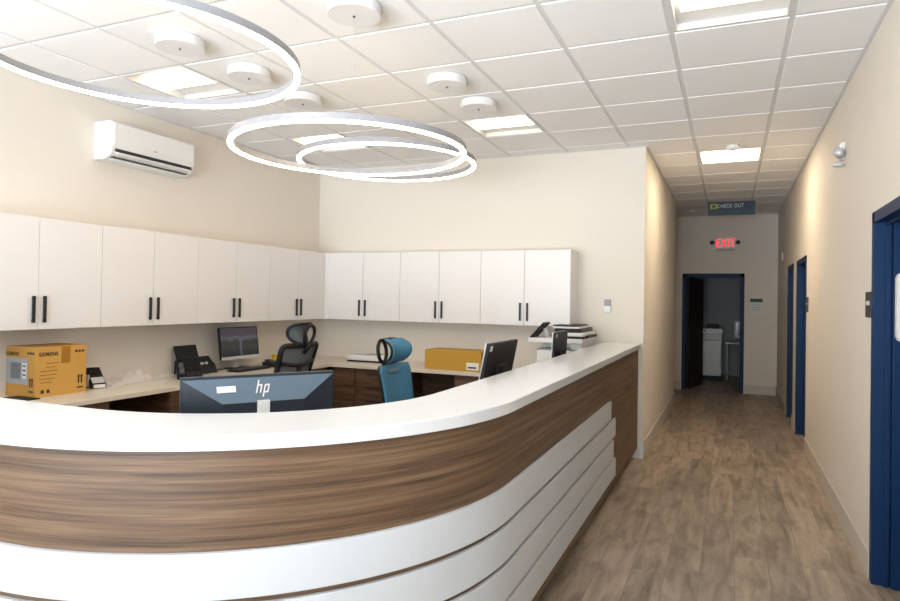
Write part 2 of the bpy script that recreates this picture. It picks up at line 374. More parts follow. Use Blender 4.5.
# ------------------------------------------------------------------ reception counter
CX, CY, RO = -1.73, -1.31, 1.265
def path(off, ys=YB-.002, xe=XL+.002, y_end=None, n=48):
    P = []; R = RO-off; x = CX+R
    ny = 16; yy = [ys+(CY-ys)*k/ny for k in range(ny)]
    P += [(x, y) for y in yy]
    P += [(CX+R*math.cos(a), CY-R*math.sin(a)) for a in [PI/2*k/n for k in range(n+1)]]
    P += [(CX+(xe-CX)*k/10, CY-R) for k in range(1, 11)]
    return P
def strip(name, o0, o1, z0, z1, m, parent=None, ys=YB-.002, xe=XL+.002, bevel=0):
    A = path(o0, ys, xe); B = path(o1, ys, xe); mb = MB(); bm = mb.bm; uv = mb.uv
    s = [0]
    for p, q in zip(A, A[1:]): s.append(s[-1]+math.dist(p, q))
    base = 2.65-ys
    V = [[bm.verts.new((*A[i], z0)), bm.verts.new((*A[i], z1)), bm.verts.new((*B[i], z1)), bm.verts.new((*B[i], z0))] for i in range(len(A))]
    def face(vs, uvs):
        f = bm.faces.new(vs); f.smooth = False
        for l, t in zip(f.loops, uvs): l[uv].uv = t
    for i in range(len(A)-1):
        a, b_ = V[i], V[i+1]
        u0, u1 = s[i]+base, s[i+1]+base
        vz = [z0, z1, z1+abs(o1-o0), z0-abs(o1-o0)]
        for k in range(4):
            k2 = (k+1) % 4; va, vb = vz[k], vz[k2]
            if k == 2: va, vb = z1, z0
            face([a[k], b_[k], b_[k2], a[k2]], [(u0, va), (u1, va), (u1, vb), (u0, vb)])
    face(V[0], [(0, 0)]*4); face(list(reversed(V[-1])), [(0, 0)]*4)
    return mb.build(name, m, parent, bevel=bevel)
rc = empty('reception_counter', (0, 0, 0), label='curved walnut reception counter front with raised white slats', cat='counter')
strip('front_panel', .03, .055, .10, 1.075, M['walnut'], rc)
strip('toe_kick', .10, .125, 0, .10, M['door_wood'], rc)
strip('back_panel', .30, .32, .0, 1.075, M['walnut'], rc)
ends = (1.03, 1.23, 1.15, 1.255)
for k in range(4):
    zt = .783-.1545*k
    strip('slat', .012, .0298, zt-.135, zt, M['slat'], rc, ys=ends[k], bevel=.002)
ct = strip('countertop', 0, .36, 1.0755, 1.12, M['quartz'], None, bevel=.004)
tag(ct, 'glossy white countertop curving along the reception counter', 'countertop')
dk = empty('staff_desk', (0, 0, 0), label='curved low staff desk behind the reception counter', cat='desk')
strip('desktop', .325, .98, .735, .76, M['worktop'], dk, ys=1.93, xe=-2.6)
strip('leg_panel', .45, .47, 0, .735, M['walnut'], dk, ys=1.90, xe=-2.55)

# ------------------------------------------------------------------ wall cabinets
HB, HT = 1.27, 2.02
def wall_cabinet(p0, p1, side, label, filler=0):
    """side 'left': runs along y, front at X=-3.93; 'back': runs along x, front at Y=2.32"""
    if side == 'left':
        r = empty('wall_cabinet', (XL, (p0+p1)/2, HB)); mx = Matrix.Translation((-XL, -(p0+p1)/2, -HB))
        bx = lambda mb, a, b, d0, d1, z0, z1: mb.box(XL+d0, XL+d1, a, b, z0, z1, mx)
    else:
        r = empty('wall_cabinet', ((p0+p1)/2, YB, HB)); mx = Matrix.Translation((-(p0+p1)/2, -YB, -HB))
        bx = lambda mb, a, b, d0, d1, z0, z1: mb.box(a, b, YB-d1, YB-d0, z0, z1, mx)
    tag(r, label, 'cabinet', 'white upper wall cabinets')
    bx(MB(), p0+.0005, p1-.0005, 0, .308, HB, HT).build('body', M['cab'], r)
    mid = (p0+p1)/2
    for a, b, hs in ((p0, mid, 1), (mid, p1, -1)):
        d = bx(MB(), a+.0018, b-.0018, .31, .33, HB+.001, HT-.001).build('door', M['cab'], r, bevel=.0012)
        h = mid-.037*hs
        hm = MB(); bx(hm, h-.009, h+.009, .338, .350, 1.316, 1.494); bx(hm, h-.006, h+.006, .3301, .339, 1.325, 1.337); bx(hm, h-.006, h+.006, .3301, .339, 1.473, 1.485)
        hm.build('handle', M['black'], d)
    return r
ly = [-1.865, -.941, -.018, .90]
LL = ['white two-door wall cabinet above the large brown cardboard box on the left wall',
      'white two-door wall cabinet above the card terminal and plastic wrap',
      'white two-door wall cabinet above the black scanner and lit computer screen',
      'white two-door wall cabinet above the black office chair, ending the left run at the corner']
seams = [-1.404, -.479, .440, 1.37, 2.30]
for k in range(4): wall_cabinet(seams[k], seams[k+1], 'left', LL[k])
BLb = ['white two-door wall cabinet nearest the room corner on the back wall',
       'white two-door wall cabinet above the blue office chair and ochre carton',
       'white two-door wall cabinet with exposed side panel beside the thermostat']
sb = [-3.895, -2.965, -2.03, -1.10]
for k in range(3): wall_cabinet(sb[k], sb[k+1], 'back', BLb[k])
cf = MB().prism([(XL, 2.3005), (-3.93, 2.3005), (-3.93, 2.32), (-3.8955, 2.32), (-3.8955, YB), (XL, YB)], HB, HT).build('corner_filler', M['cab'])
tag(cf, 'white corner filler panel joining the two runs of wall cabinets', 'cabinet')

# ------------------------------------------------------------------ base cabinets and worktop
WZ = .81; WX = -3.61; WY = 1.99
wt = MB().prism([(XL+.001, -1.12), (WX, -1.12), (WX, WY), (-1.47, WY), (-1.47, YB-.001), (XL+.001, YB-.001)], WZ-.035, WZ).build('worktop', M['worktop'], bevel=.002)
MB().box(XL+.002, XL+.02, -1.10, 2.60, .02, WZ-.036).build('back_panel', M['walnut_o'], wt)
MB().box(XL+.02, -1.50, YB-.0045, YB-.001, .02, WZ-.036).build('back_panel', M['walnut_o'], wt)
tag(wt, 'cream stone worktop running along the left and back walls', 'worktop')
def base_cab(x0, x1, y0, y1, front, drawers, label, handles=True):
    cx, cy = (x0+x1)/2, (y0+y1)/2
    r = empty('base_cabinet', (cx, cy, 0), label=label, cat='cabinet', group='walnut base cabinets'); mx = Matrix.Translation((-cx, -cy, 0))
    zt = WZ-.0355
    MB().box(x0, x1, y0, y1, .08, zt, mx).build('body', M['walnut_o'], r)
    n = len(drawers); z = zt-.004
    for h in drawers:
        if front == 'y': d = MB().box(x0+.003, x1-.003, y0-.02, y0-.0005, z-h+.003, z, mx).build('drawer', M['walnut_o'], r)
        else: d = MB().box(x1+.0005, x1+.02, y0+.003, y1-.003, z-h+.003, z, mx).build('drawer', M['walnut_o'], r)
        if handles:
            zc = z-min(.05, h/2)
            if front == 'y': MB().box(cx-.09, cx+.09, y0-.045, y0-.035, zc-.006, zc+.006, mx).box(cx-.085, cx-.075, y0-.036, y0-.02, zc-.005, zc+.005, mx).box(cx+.075, cx+.085, y0-.036, y0-.02, zc-.005, zc+.005, mx).build('handle', M['black'], d)
            else: MB().box(x1+.035, x1+.045, cy-.09, cy+.09, zc-.006, zc+.006, mx).box(x1+.02, x1+.036, cy-.085, cy-.075, zc-.005, zc+.005, mx).box(x1+.02, x1+.036, cy+.075, cy+.085, zc-.005, zc+.005, mx).build('handle', M['black'], d)
        z -= h
    MB().box(x0+.01, x1-.01 if front == 'y' else x1-.05, y0+.05 if front == 'y' else y0+.01, y1, 0, .08, mx).build('plinth', M['black'], r)
base_cab(-3.60, -3.33, 2.05, YB-.005, 'y', (.19, .17, .33), 'narrow walnut base cabinet in the room corner without handles', False)
base_cab(-3.325, -2.83, 2.05, YB-.005, 'y', (.14, .14, .14, .27), 'walnut drawer cabinet with black handles behind the blue chair')
base_cab(-2.18, -1.50, 2.05, YB-.005, 'y', (.14, .27, .27), 'walnut base cabinet under the right end of the back worktop')
base_cab(XL+.021, -3.66, 1.25, 1.95, 'x', (.14, .27, .27), 'walnut base cabinet on the left wall behind the black chair')
base_cab(XL+.021, -3.66, -.10, .30, 'x', (.14, .27, .27), 'walnut base cabinet under the plastic wrap', False)
base_cab(XL+.021, -3.66, -1.10, -.62, 'x', (.14, .27, .27), 'walnut base cabinet under the large cardboard box', False)

# ------------------------------------------------------------------ ceiling fixtures
def troffer(i, j, label, lens):
    x0, y0 = i*T6+.015, j*T6+.015; s = T6-.03; D = .085
    r = empty('ceiling_light', (x0+s/2, y0+s/2, H), label=label, cat='ceiling light', group='recessed square ceiling lights')
    mx = Matrix.Translation((-s/2, -s/2, 0))
    f = MB()
    f.box(0, s, 0, .014, -.007, D, mx).box(0, s, s-.014, s, -.007, D, mx).box(0, .014, .014, s-.014, -.007, D, mx).box(s-.014, s, .014, s-.014, -.007, D, mx)
    f.build('frame', M['reflector'], r)
    g = MB(); N = 12; rings = []
    prof = [(.014+(s-.028)*k/N, D-.055*abs(math.cos(PI*k/N))**2) for k in range(N+1)]
    for x in (.0145, s-.0145): rings.append([(x, y, z) for y, z in prof]+[(x, s-.014, D), (x, .014, D)])
    g.loft(rings, mx); g.build('reflector', M['reflector'], r)
    a, b = s/2-.125, s/2+.125; g = MB(); rings = []
    for x in (.05, s-.05): rings.append([(x, a+(b-a)*k/10, .035-.036*math.sin(PI*k/10)**.6) for k in range(11)]+[(x, b, .05), (x, a, .05)])
    g.loft(rings, mx); g.build('lens', lens, r)
troffer(-6, -1, 'recessed square ceiling light seen inside the large ring above the air conditioner', M['lens'])
troffer(-6, 2, 'recessed square ceiling light seen through the middle ring near the room corner', M['lens'])
troffer(-3, 2, 'recessed square ceiling light beside the round canopies near the back wall', M['lens'])
troffer(0, -1, 'recessed square ceiling light nearest the camera, cut by the top of the photo', M['lens'])
troffer(0, 5, 'recessed square ceiling light deep in the corridor before the hanging sign', M['lens_h'])
for i in (-6, -3, 0): troffer(i, -7, 'added unseen square fill light over the lobby behind the camera', M['lens_fill'])  # unseen troffers added as fill for the floor and counter front

def canopy(x, y):
    o = MB().lathe([(.001, H-.0095), (.136, H-.0095), (.138, H-.014), (.138, H-.062), (.136, H-.066), (.001, H-.066)], 64, Matrix.Identity(4), False).build('canopy', M['canopy'])
    o.data.transform(Matrix.Translation((0, 0, -H))); o.location = (x, y, H)
    h = MB().lathe([(.0005, -.066), (.006, -.066), (.006, -.074), (.0005, -.074)], 12).build('cable_grip', M['darkgrey'], o)
    return o
cans = [((-1.499, -.945), 'round white canopy nearest the camera, at the top edge of the photo'),
        ((-2.715, -.939), 'round white canopy beside the square light inside the large ring'),
        ((-2.682, -.385), 'round white canopy near the right end inside the large ring'),
        ((-1.495, .229), 'round white canopy just left of the last one by the square light'),
        ((-1.476, .78), 'round white canopy touching the square light near the back wall'),
        ((-2.688, .212), 'round white canopy partly hidden behind the edge of the large ring')]
for (x, y), l in cans:
    tag(canopy(x, y), l, 'canopy', 'round ceiling canopies of the ring lights')
def ring(cx, cy, z, R, label, wires):
    r = empty('ring_light', (cx, cy, z), label=label, cat='pendant light', group='hanging LED ring lights')
    n = 128; w_ = .028; hh = .046
    def tor(mb, r0, r1, z0, z1):
        P = [[(q*math.cos(2*PI*k/n), q*math.sin(2*PI*k/n), zz) for q, zz in ((r0, z0), (r1, z0), (r1, z1), (r0, z1))] for k in range(n)]
        V = [[mb.bm.verts.new(p) for p in a] for a in P]
        for k in range(n):
            a, b_ = V[k], V[(k+1) % n]
            for i in range(4): f_ = mb.bm.faces.new([a[i], b_[i], b_[(i+1) % 4], a[(i+1) % 4]])
        return mb
    tor(MB(), R-w_/2, R+w_/2, .009, hh).build('body', M['ringbody'], r)
    tor(MB(), R-w_/2, R+w_/2, -.003, .0088).build('diffuser', M['ring'], r)
    for (x, y) in wires:
        dx, dy = x-cx, y-cy; d = math.hypot(dx, dy); px, py = dx/d*R, dy/d*R
        MB().tube([(px, py, hh), (dx, dy, H-.074-z)], .0006, 6).build('suspension_wire', M['wire'], r)
ring(-2.30, -1.55, 2.635, .725, 'large glowing ring light nearest the camera, cut by the left edge', [cans[1][0]])
ring(-1.91, -.32, 2.435, .722, 'middle glowing ring light, the lowest and widest of the overlapping pair', [cans[0][0], cans[2][0], cans[3][0]])
ring(-2.085, .465, 2.53, .655, 'smallest glowing ring light farthest back, overlapping the middle ring', [cans[4][0], cans[5][0]])
o = MB().lathe([(.001, -.009), (.06, -.009), (.062, -.03), (.05, -.05), (.03, -.055), (.001, -.055)], 32).build('smoke_detector', M['white']); o.location = (.33, 2.86, H)
tag(o, 'round white smoke detector on the corridor ceiling before the square light', 'smoke detector')
o = MB().lathe([(.001, -.009), (.05, -.009), (.05, -.02), (.02, -.035), (.001, -.035)], 24).build('ceiling_sensor', M['white']); o.location = (-.27, 7.35, H)
tag(o, 'small round white device on the ceiling at the far end of the corridor', 'ceiling device')

# air conditioner on left wall
ac = empty('air_conditioner', (XL, .085, 2.56), label='white wall-mounted split air conditioner high on the left wall', cat='air conditioner')
L2 = .405
prof = [(0, .295), (.17, .295), (.205, .28), (.21, .10), (.185, .035), (.12, .0), (0, 0)]
g = MB(); g.loft([[(x, y, z) for x, z in prof] for y in (-L2, L2)]); g.build('body', M['white'], ac, bevel=.006)
MB().box(.2, .2135, -L2+.012, L2-.012, .115, .275).build('front_panel', M['white'], ac, bevel=.004)
mxl = Matrix.Translation((.199, 0, .066)) @ Matrix.Rotation(math.radians(-21), 4, 'Y')
MB().box(-.006, .008, -L2+.03, L2-.03, -.008, .024, mxl).build('air_outlet', M['black'], ac)
mxl = Matrix.Translation((.192, 0, .047)) @ Matrix.Rotation(math.radians(-21), 4, 'Y')
MB().box(-.004, .010, -L2+.05, L2-.03, -.012, .004, mxl).build('louvre', M['white'], ac)
MB().box(.13, .172, -L2+.03, L2-.05, .012, .018, Matrix.Rotation(0, 4, 'Y')).build('lower_slot', M['black'], ac)
MB().box(.2136, .2142, -.03, 0, .125, .133).build('badge', M['grey'], ac)

# ------------------------------------------------------------------ signs, plates, sensors
cs = empty('check_out_sign', (.325, 6.5, 2.84), label='navy CHECK OUT sign hanging from the corridor ceiling', cat='sign')
MB().box(-.322, .322, -.012, .012, 0, .20).build('panel', M['signblue'], cs)
MB().box(-.29, -.19, -.0165, -.0125, .095, .175).build('icon_square', M['signyellow'], cs)
MB().box(-.262, -.218, -.0178, -.0166, .115, .152).build('icon_mark', M['signblue'], cs)
text('lettering', 'CHECK OUT', .078, M['signtext'], cs, face_mx((-.01, -.0140, .135), (1, 0, 0), (0, 0, 1)), .001, bold=.0008, sx=.75)
ex = empty('exit_sign', (.235, YE, 2.44), label='red lit EXIT sign with two lamp heads above the corridor door', cat='exit sign')
MB().box(-.16, .16, -.03, 0, .03, .205).build('housing', M['white'], ex, bevel=.004)
text('lettering', 'EXIT', .20, M['exit'], ex, face_mx((.01, -.0315, .118), (1, 0, 0), (0, 0, 1)), .001, bold=.001, sx=.72)
MB().prism([(-.155, .118), (-.13, .135), (-.13, .101)], .031, .033, Matrix.Rotation(PI/2, 4, 'X')).build('arrow', M['exit'], ex)
MB().box(-.145, .145, -.04, 0, 0, .012).build('lower_bar', M['grey'], ex)
for s_ in (-1, 1):
    MB().lathe([(.001, 0), (.03, 0), (.036, .05), (.001, .05)], 20, Matrix.Translation((s_*.205, -.02, .13)) @ Matrix.Rotation(PI/2, 4, 'X')).box(min(s_*.155, s_*.2), max(s_*.155, s_*.2), -.025, 0, .12, .14).build('lamp_head', M['darkgrey'], ex)
rs = empty('room_sign', (.735, YE, 1.375), label='small white room sign with dark green header right of the corridor end door', cat='sign')
MB().box(-.095, .095, -.008, 0, 0, .18).build('plate', M['paper'], rs); MB().box(-.098, .098, -.010, 0, .181, .24).build('header', M['green'], rs)
for z in (.05, .09, .13): MB().box(-.06, .06, -.0095, -.0085, z, z+.007).build('text_line', M['grey'], rs)
def plate(y, z0, z1, w_, label):
    r = empty('room_number_sign', (XR, y, z0), label=label, cat='sign')
    MB().box(-.008, 0, -w_/2, w_/2, 0, z1-z0).build('plate', M['darkgrey'], r, bevel=.001)
    MB().box(-.0095, -.0081, -w_/2+.03, w_/2-.03, (z1-z0)*.48, (z1-z0)*.64).build('white_insert', M['paper'], r)
plate(.505, 1.455, 1.60, .15, 'dark grey sign plate beside the nearest blue doorway')
plate(3.63, 1.45, 1.60, .15, 'dark grey sign plate beside the second blue doorway down the corridor')
th = empty('thermostat', (-.80, YB, 1.415), label='grey and white thermostat pair on the wall right of the cabinets', cat='thermostat')
MB().box(-.033, .035, -.018, 0, 0, .062).build('lower_unit', M['white'], th, bevel=.003); MB().box(-.03, .03, -.02, 0, .066, .128).build('upper_unit', M['grey'], th, bevel=.003)
cm = empty('wall_sensor', (XR, 1.43, 2.58), label='small white strobe and camera unit high on the right wall', cat='alarm')
MB().box(-.025, 0, -.035, .035, -.03, .09).build('mount', M['white'], cm, bevel=.004)
MB().lathe([(.001, 0), (.03, 0), (.034, .07), (.028, .085), (.001, .085)], 24, Matrix.Translation((-.02, -.02, .0)) @ Matrix.Rotation(math.radians(-60), 4, 'Y') @ Matrix.Rotation(math.radians(60), 4, 'X')).build('camera_head', M['silver'], cm)
MB().box(-.07, -.01, -.03, .03, -.075, -.045).build('lamp_lens', M['silver'], cm, bevel=.008)
tm = MB().box(-.02, 0, -.04, .04, -.06, .06).build('wall_device', M['wall'], bevel=.005); tm.location = (XR, 7.0, 2.25)
tag(tm, 'small beige box high on the right wall near the corridor end', 'wall device')
ds = empty('dispenser', (1.215, .298, 1.33), label='white dispenser with dark window on the nearest blue door', cat='dispenser')
MB().box(-.085, .085, -.10, 0, 0, .37).build('housing', M['white'], ds, bevel=.03)
MB().box(-.055, .055, -.104, -.099, .17, .31).build('window', M['darkgrey'], ds, bevel=.004)
MB().box(-.03, .03, -.09, -.03, -.05, .004).build('nozzle', M['white'], ds, bevel=.01)

# ------------------------------------------------------------------ office chairs
def chair(name, loc, rz, zs, label, fab, fab2, back_bars, hr_fab, rec=13):
    """faces local +X"""
    r = empty(name, loc, rz, label=label, cat='office chair')
    g = MB()
    for k in range(5):
        a = 2*PI*k/5+.3; c_, s_ = math.cos(a), math.sin(a)
        g.tube([(0, 0, .12), (.15*c_, .15*s_, .105), (.30*c_, .30*s_, .075)], .02, 8, rr=[.03, .022, .016])
    g.build('base', M['blackpl'], r)
    for k in range(5):
        a = 2*PI*k/5+.3
        MB().lathe([(.001, -.012), (.026, -.012), (.028, 0), (.026, .012), (.001, .012)], 16, Matrix.Translation((.30*math.cos(a), .30*math.sin(a), .029)) @ Matrix.Rotation(a, 4, 'Z') @ Matrix.Rotation(PI/2, 4, 'X')).tube([(.30*math.cos(a), .30*math.sin(a), .03), (.30*math.cos(a), .30*math.sin(a), .08)], .008, 6).build('caster', M['blackpl'], r)
    MB().lathe([(.001, .11), (.028, .11), (.028, .26), (.018, .26), (.018, .42+zs), (.001, .42+zs)], 16).box(-.12, .12, -.09, .09, .41+zs, .45+zs).build('column', M['blackpl'], r)
    SZ = .45+zs
    MB().box(-.22, .25, -.24, .24, SZ, SZ+.075, bev=.03).build('seat', fab, r, smooth=True)
    for sg in (-1, 1):
        MB().tube([(-.02, sg*.2, SZ), (-.02, sg*.29, SZ), (-.03, sg*.30, SZ+.2)], .014, 8).box(-.14, .12, sg*.30-.04, sg*.30+.04, SZ+.2, SZ+.23, bev=.01).build('armrest', M['blackpl'], r)
    # backrest plane: origin at rear of seat, reclined
    B = Matrix.Translation((-.24, 0, SZ+.06)) @ Matrix.Rotation(math.radians(-rec), 4, 'Y')   # local z = up the back, local -x = rear
    hb, ht, wb, wtp = .0, .56, .20, .235
    def curve(yv, zv, k=.035): # lateral wrap towards the front and lumbar bow
        return k*(abs(yv)/.235)**2+.02*math.sin(PI*zv/.56)
    loop = []
    rad = .05
    cs_ = [(-wb, hb), (wb, hb), (wtp, ht), (-wtp, ht)]
    pts = []
    for i in range(4):
        p, q, s2 = Vector(cs_[i-1]), Vector(cs_[i]), Vector(cs_[(i+1) % 4])
        a = q+(p-q).normalized()*rad; b_ = q+(s2-q).normalized()*rad
        for t in (0, .25, .5, .75, 1): pts.append(((1-t)**2*a+2*t*(1-t)*q+t*t*b_))
        for t in (.2, .4, .6, .8): pts.append(b_+(s2+(q-s2).normalized()*rad-b_)*t)
    P3 = [(curve(p.x, p.y)-(0 if back_bars else .016), p.x*(1 if back_bars else .97), p.y*(1 if back_bars else .985)) for p in pts]
    fr = MB().tube(P3, .024 if back_bars else .013, 8, closed=True, mx=B)
    if back_bars:
        fr.tube([(curve(y, .38)-.022, y, .41-.02*math.cos(y/.21*PI/2)) for y in [(-.21+.42*k/10) for k in range(11)]], .017, 8, mx=B)
        fr.tube([(-.024+curve(0, z), 0, z) for z in (-.02, .1, .2, .3, .37)], .02, 8, mx=B)
    fr.tube([(-.02, 0, .03), (-.06, 0, -.06), (.06, 0, -.075)], .03, 8, mx=B)
    fr.build('backrest_frame', M['blackpl'], r)
    g = MB(); nu, nv = 12, 14; V = []
    for side, off in ((0, .008), (1, -.006)):
        row = []
        for j in range(nv+1):
            z = .0+ht*j/nv; hw = (wb+(wtp-wb)*j/nv)*(1 if 0 < j < nv else .93)
            row.append([g.bm.verts.new(B @ Vector((curve(-hw+2*hw*i/nu, z)+off, -hw+2*hw*i/nu, z))) for i in range(nu+1)])
        V.append(row)
    for j in range(nv):
        for i in range(nu):
            for k in (0, 1):
                q = V[k]; f_ = g.bm.faces.new([q[j][i], q[j][i+1], q[j+1][i+1], q[j+1][i]]); f_.smooth = True
    for j in range(nv):
        for i in (0, nu): g.bm.faces.new([V[0][j][i], V[0][j+1][i], V[1][j+1][i], V[1][j][i]])
    for i in range(nu):
        for j in (0, nv): g.bm.faces.new([V[0][j][i], V[0][j][i+1], V[1][j][i+1], V[1][j][i]])
    bk = g.build('back_mesh', fab, r)
    if not back_bars:
        MB().box(.03, .036, -.10, .06, .505, .53, B, bev=.002).build('light_patch', M['chairblue_l'], bk)
    # headrest: curved pad with a dark frame and rear bracket
    hz = ht+.015; Hh = .175; hwid = .125 if back_bars else .15; hx_ = -.035 if back_bars else -.06
    rings_o = []
    def hp(yv, t): # t 0..1 vertical
        th_ = (t-.5)*2
        return (.05+.055*(abs(yv)/hwid)**2-.045*th_*th_+.0, yv, hz+Hh*t)
    g = MB(); nu, nv = 12, 10; V = []
    for off in (.012, -.008):
        V.append([[g.bm.verts.new(B @ (Vector(hp((-hwid+2*hwid*i/nu)*(1-.22*abs((j/nv-.5)*2)**3), j/nv))+Vector((off, 0, 0)))) for i in range(nu+1)] for j in range(nv+1)])
    for j in range(nv):
        for i in range(nu):
            for k in (0, 1):
                q = V[k]; f_ = g.bm.faces.new([q[j][i], q[j][i+1], q[j+1][i+1], q[j+1][i]]); f_.smooth = True
        for i in (0, nu): g.bm.faces.new([V[0][j][i], V[0][j+1][i], V[1][j+1][i], V[1][j][i]])
    for i in range(nu):
        for j in (0, nv): g.bm.faces.new([V[0][j][i], V[0][j][i+1], V[1][j][i+1], V[1][j][i]])
    hd = g.build('headrest', hr_fab, r)
    g = MB()
    lp = []
    for k in range(40):
        a = 2*PI*k/40; yv = hwid*math.copysign(abs(math.cos(a))**.7, math.cos(a)); t = .5+.5*math.copysign(abs(math.sin(a))**.7, math.sin(a))
        lp.append(Vector(hp(yv, t))+Vector((-.006, 0, 0)))
    g.tube(lp, .013 if back_bars else .011, 8, closed=True, mx=B)
    # rear hoop and stem
    g.tube([(hx_, .065*math.cos(2*PI*k/20), hz+.088+.082*math.sin(2*PI*k/20)) for k in range(20)], .014, 8, closed=True, mx=B)
    g.tube([(-.02, 0, ht-.06), (-.05, 0, ht), (hx_, 0, hz+.01)], .02, 8, mx=B)
    g.tube([(hx_, 0, hz+.17), (.0, 0, hz+.172), (.02, 0, hz+.165)], .012, 6, mx=B); g.tube([(hx_, 0, hz+.008), (.0, 0, hz+.004), (.02, 0, hz+.012)], .012, 6, mx=B)
    g.build('headrest_frame', M['blackpl'], hd)
    return r
chair('office_chair', (-1.69, .42, 0), math.radians(2), -.04, 'blue mesh office chair with a curved headrest', M['chairblue'], M['chairblue'], False, M['chairblue'], 7)
chair('office_chair', (-3.36, .69, 0), math.radians(180), .05, 'black-framed office chair with grey see-through mesh back and headrest', M['chairgrey'], M['chairgrey'], True, M['chairgrey'])

# ------------------------------------------------------------------ computers
def slab_monitor(r, mx, w_, h_, t_, body, screen, edge):
    # local: x width, y thickness (screen at -y), z up
    MB().box(-w_/2, w_/2, 0, t_, 0, h_, mx).build('back_shell', body, r, bevel=.003)
    MB().box(-w_/2, w_/2, -.006, -.0002, 0, h_, mx).build('bezel', edge, r)
    q = MB(); bm = q.bm; v = [bm.verts.new(mx @ Vector(p)) for p in ((-w_/2+.008, -.0065, .03), (w_/2-.008, -.0065, .03), (w_/2-.008, -.0065, h_-.008), (-w_/2+.008, -.0065, h_-.008))]
    f_ = bm.faces.new(v)
    for l, t in zip(f_.loops, ((0, 0), (1, 0), (1, 1), (0, 1))): l[q.uv].uv = t
    q.build('screen', screen, r)
# HP monitor: back towards the camera
p0 = Vector((-1.608, -1.927)); p1 = Vector((-1.265, -1.419)); mid = (p0+p1)/2; dr = (p1-p0).normalized()
ang = math.atan2(dr.y, dr.x)
hpm = empty('computer_monitor', (mid.x, mid.y, .76), ang, label='large slate monitor seen from behind with hp logo, over the reception counter', cat='monitor', group='monitors at the staff desk')
# local x = along width (towards p1), -y faces the camera (back of monitor), +y is the screen
wd, ht_ = .615, .365; z0 = 1.2-.76-ht_
TL = Matrix.Translation((0, 0, z0)) @ Matrix.Rotation(math.radians(0), 4, 'X')
MB().box(-wd/2, wd/2, -.004, .018, 0, ht_, TL).build('bezel', M['mondark'], hpm, bevel=.002)
MB().box(-wd/2+.006, wd/2-.006, .0182, .019, .01, ht_-.006, TL).build('screen', M['glass'], hpm)
o_ = [(-wd/2+.004, ht_-.012), (wd/2-.004, ht_-.012), (wd/2-.004, .012), (-wd/2+.004, .012)]
i_ = [(-wd/2+.145, ht_-.105), (wd/2-.145, ht_-.105), (wd/2-.145, .03), (-wd/2+.145, .03)]
yo, yi = -.0042, -.05
def quad_prism(a, b, c, d, mx, th=.004):
    q = MB(); n = (b-a).cross(c-a).normalized()*th
    q.loft([[a, b, c, d], [a-n, b-n, c-n, d-n]], mx); return q
O = [Vector((x, yo, z)) for x, z in o_]; I = [Vector((x, yi, z)) for x, z in i_]
g = MB(); V = [g.bm.verts.new(TL @ p) for p in O+I]
for f_ in ((0, 4, 7, 3), (1, 2, 6, 5), (4, 5, 6, 7), (3, 7, 6, 2)): g.bm.faces.new([V[k] for k in f_])
g.bm.faces.new([V[0], V[1], V[2], V[3]])
sh = g.build('back_shell', M['mondark'], hpm)
g = MB(); V = [g.bm.verts.new(TL @ (p+Vector((0, -.0008, .0008)))) for p in (O[0], O[1], I[1], I[0])]; g.bm.faces.new(V)
V2 = [g.bm.verts.new(TL @ p) for p in (O[0], O[1], I[1], I[0])]; g.bm.faces.new(list(reversed(V2)))
for k in range(4): g.bm.faces.new([V[k], V2[k], V2[(k+1) % 4], V[(k+1) % 4]])
g.build('lit_upper_face', M['monlit'], hpm)  # upward face painted lighter, as if catching light from above
upv = (O[0]-I[0]); upv.x = 0; upv.normalize()
cen = TL @ ((O[0]+O[1]+I[0]+I[1])/4)
lm = face_mx(cen+Vector((-.005, 0, .004))+Vector((1, 0, 0)).cross(upv)*.0015, (1, 0, 0), upv) @ Matrix.Scale(.78, 4)
g = MB()
def stroke(x0, y0_, x1, y1_, w2=.0035):
    g.prism([(x0-w2, y0_), (x0+w2, y0_), (x1+w2, y1_), (x1-w2, y1_)], 0, .0015, lm)
sl = .28
def sp(x, y): return x+sl*y
# h: tall stem, arch, right leg ; p: stem below, bowl
stroke(sp(-.026, -.024), -.024, sp(-.026, .046), .046)
stroke(sp(-.006, -.024), -.024, sp(-.006, .018), .018)
g.prism([(sp(-.026, .014), .014), (sp(-.006, .014)+.0045, .014), (sp(-.006, .022)+.002, .022), (sp(-.026, .022), .022)], 0, .0015, lm)
stroke(sp(.012, -.046), -.046, sp(.012, .018), .018)
stroke(sp(.032, -.020), -.020, sp(.032, .018), .018)
g.prism([(sp(.012, .014), .014), (sp(.032, .014)+.0045, .014), (sp(.032, .022)+.002, .022), (sp(.012, .022), .022)], 0, .0015, lm)
g.prism([(sp(.012, -.024), -.024), (sp(.032, -.024)+.002, -.024), (sp(.032, -.016)+.0045, -.016), (sp(.012, -.016), -.016)], 0, .0015, lm)
g.build('logo', M['paper'], hpm)
lm2 = face_mx(cen+Vector((-.145, 0, .006))+Vector((1, 0, 0)).cross(upv)*.0015, (1, 0, 0), upv)
MB().box(-.036, .036, -.012, .014, 0, .001, lm2).build('sticker', M['paper'], hpm)
MB().box(-.03, .018, -.062, -.048, ht_-.16, ht_-.098, TL).build('white_clip', M['paper'], hpm, bevel=.002)
for xx in (-.06, .075, .11): MB().box(xx, xx+.004, -.0525, -.0495, .04, ht_-.15, TL).build('vent_rib', M['black'], hpm)
MB().box(-.035, .035, -.09, -.05, .012, z0+.2, None).build('stand_neck', M['silver'], hpm)
MB().box(-.12, .12, -.16, .08, 0, .012, None, bev=.004).build('stand_base', M['silver'], hpm)

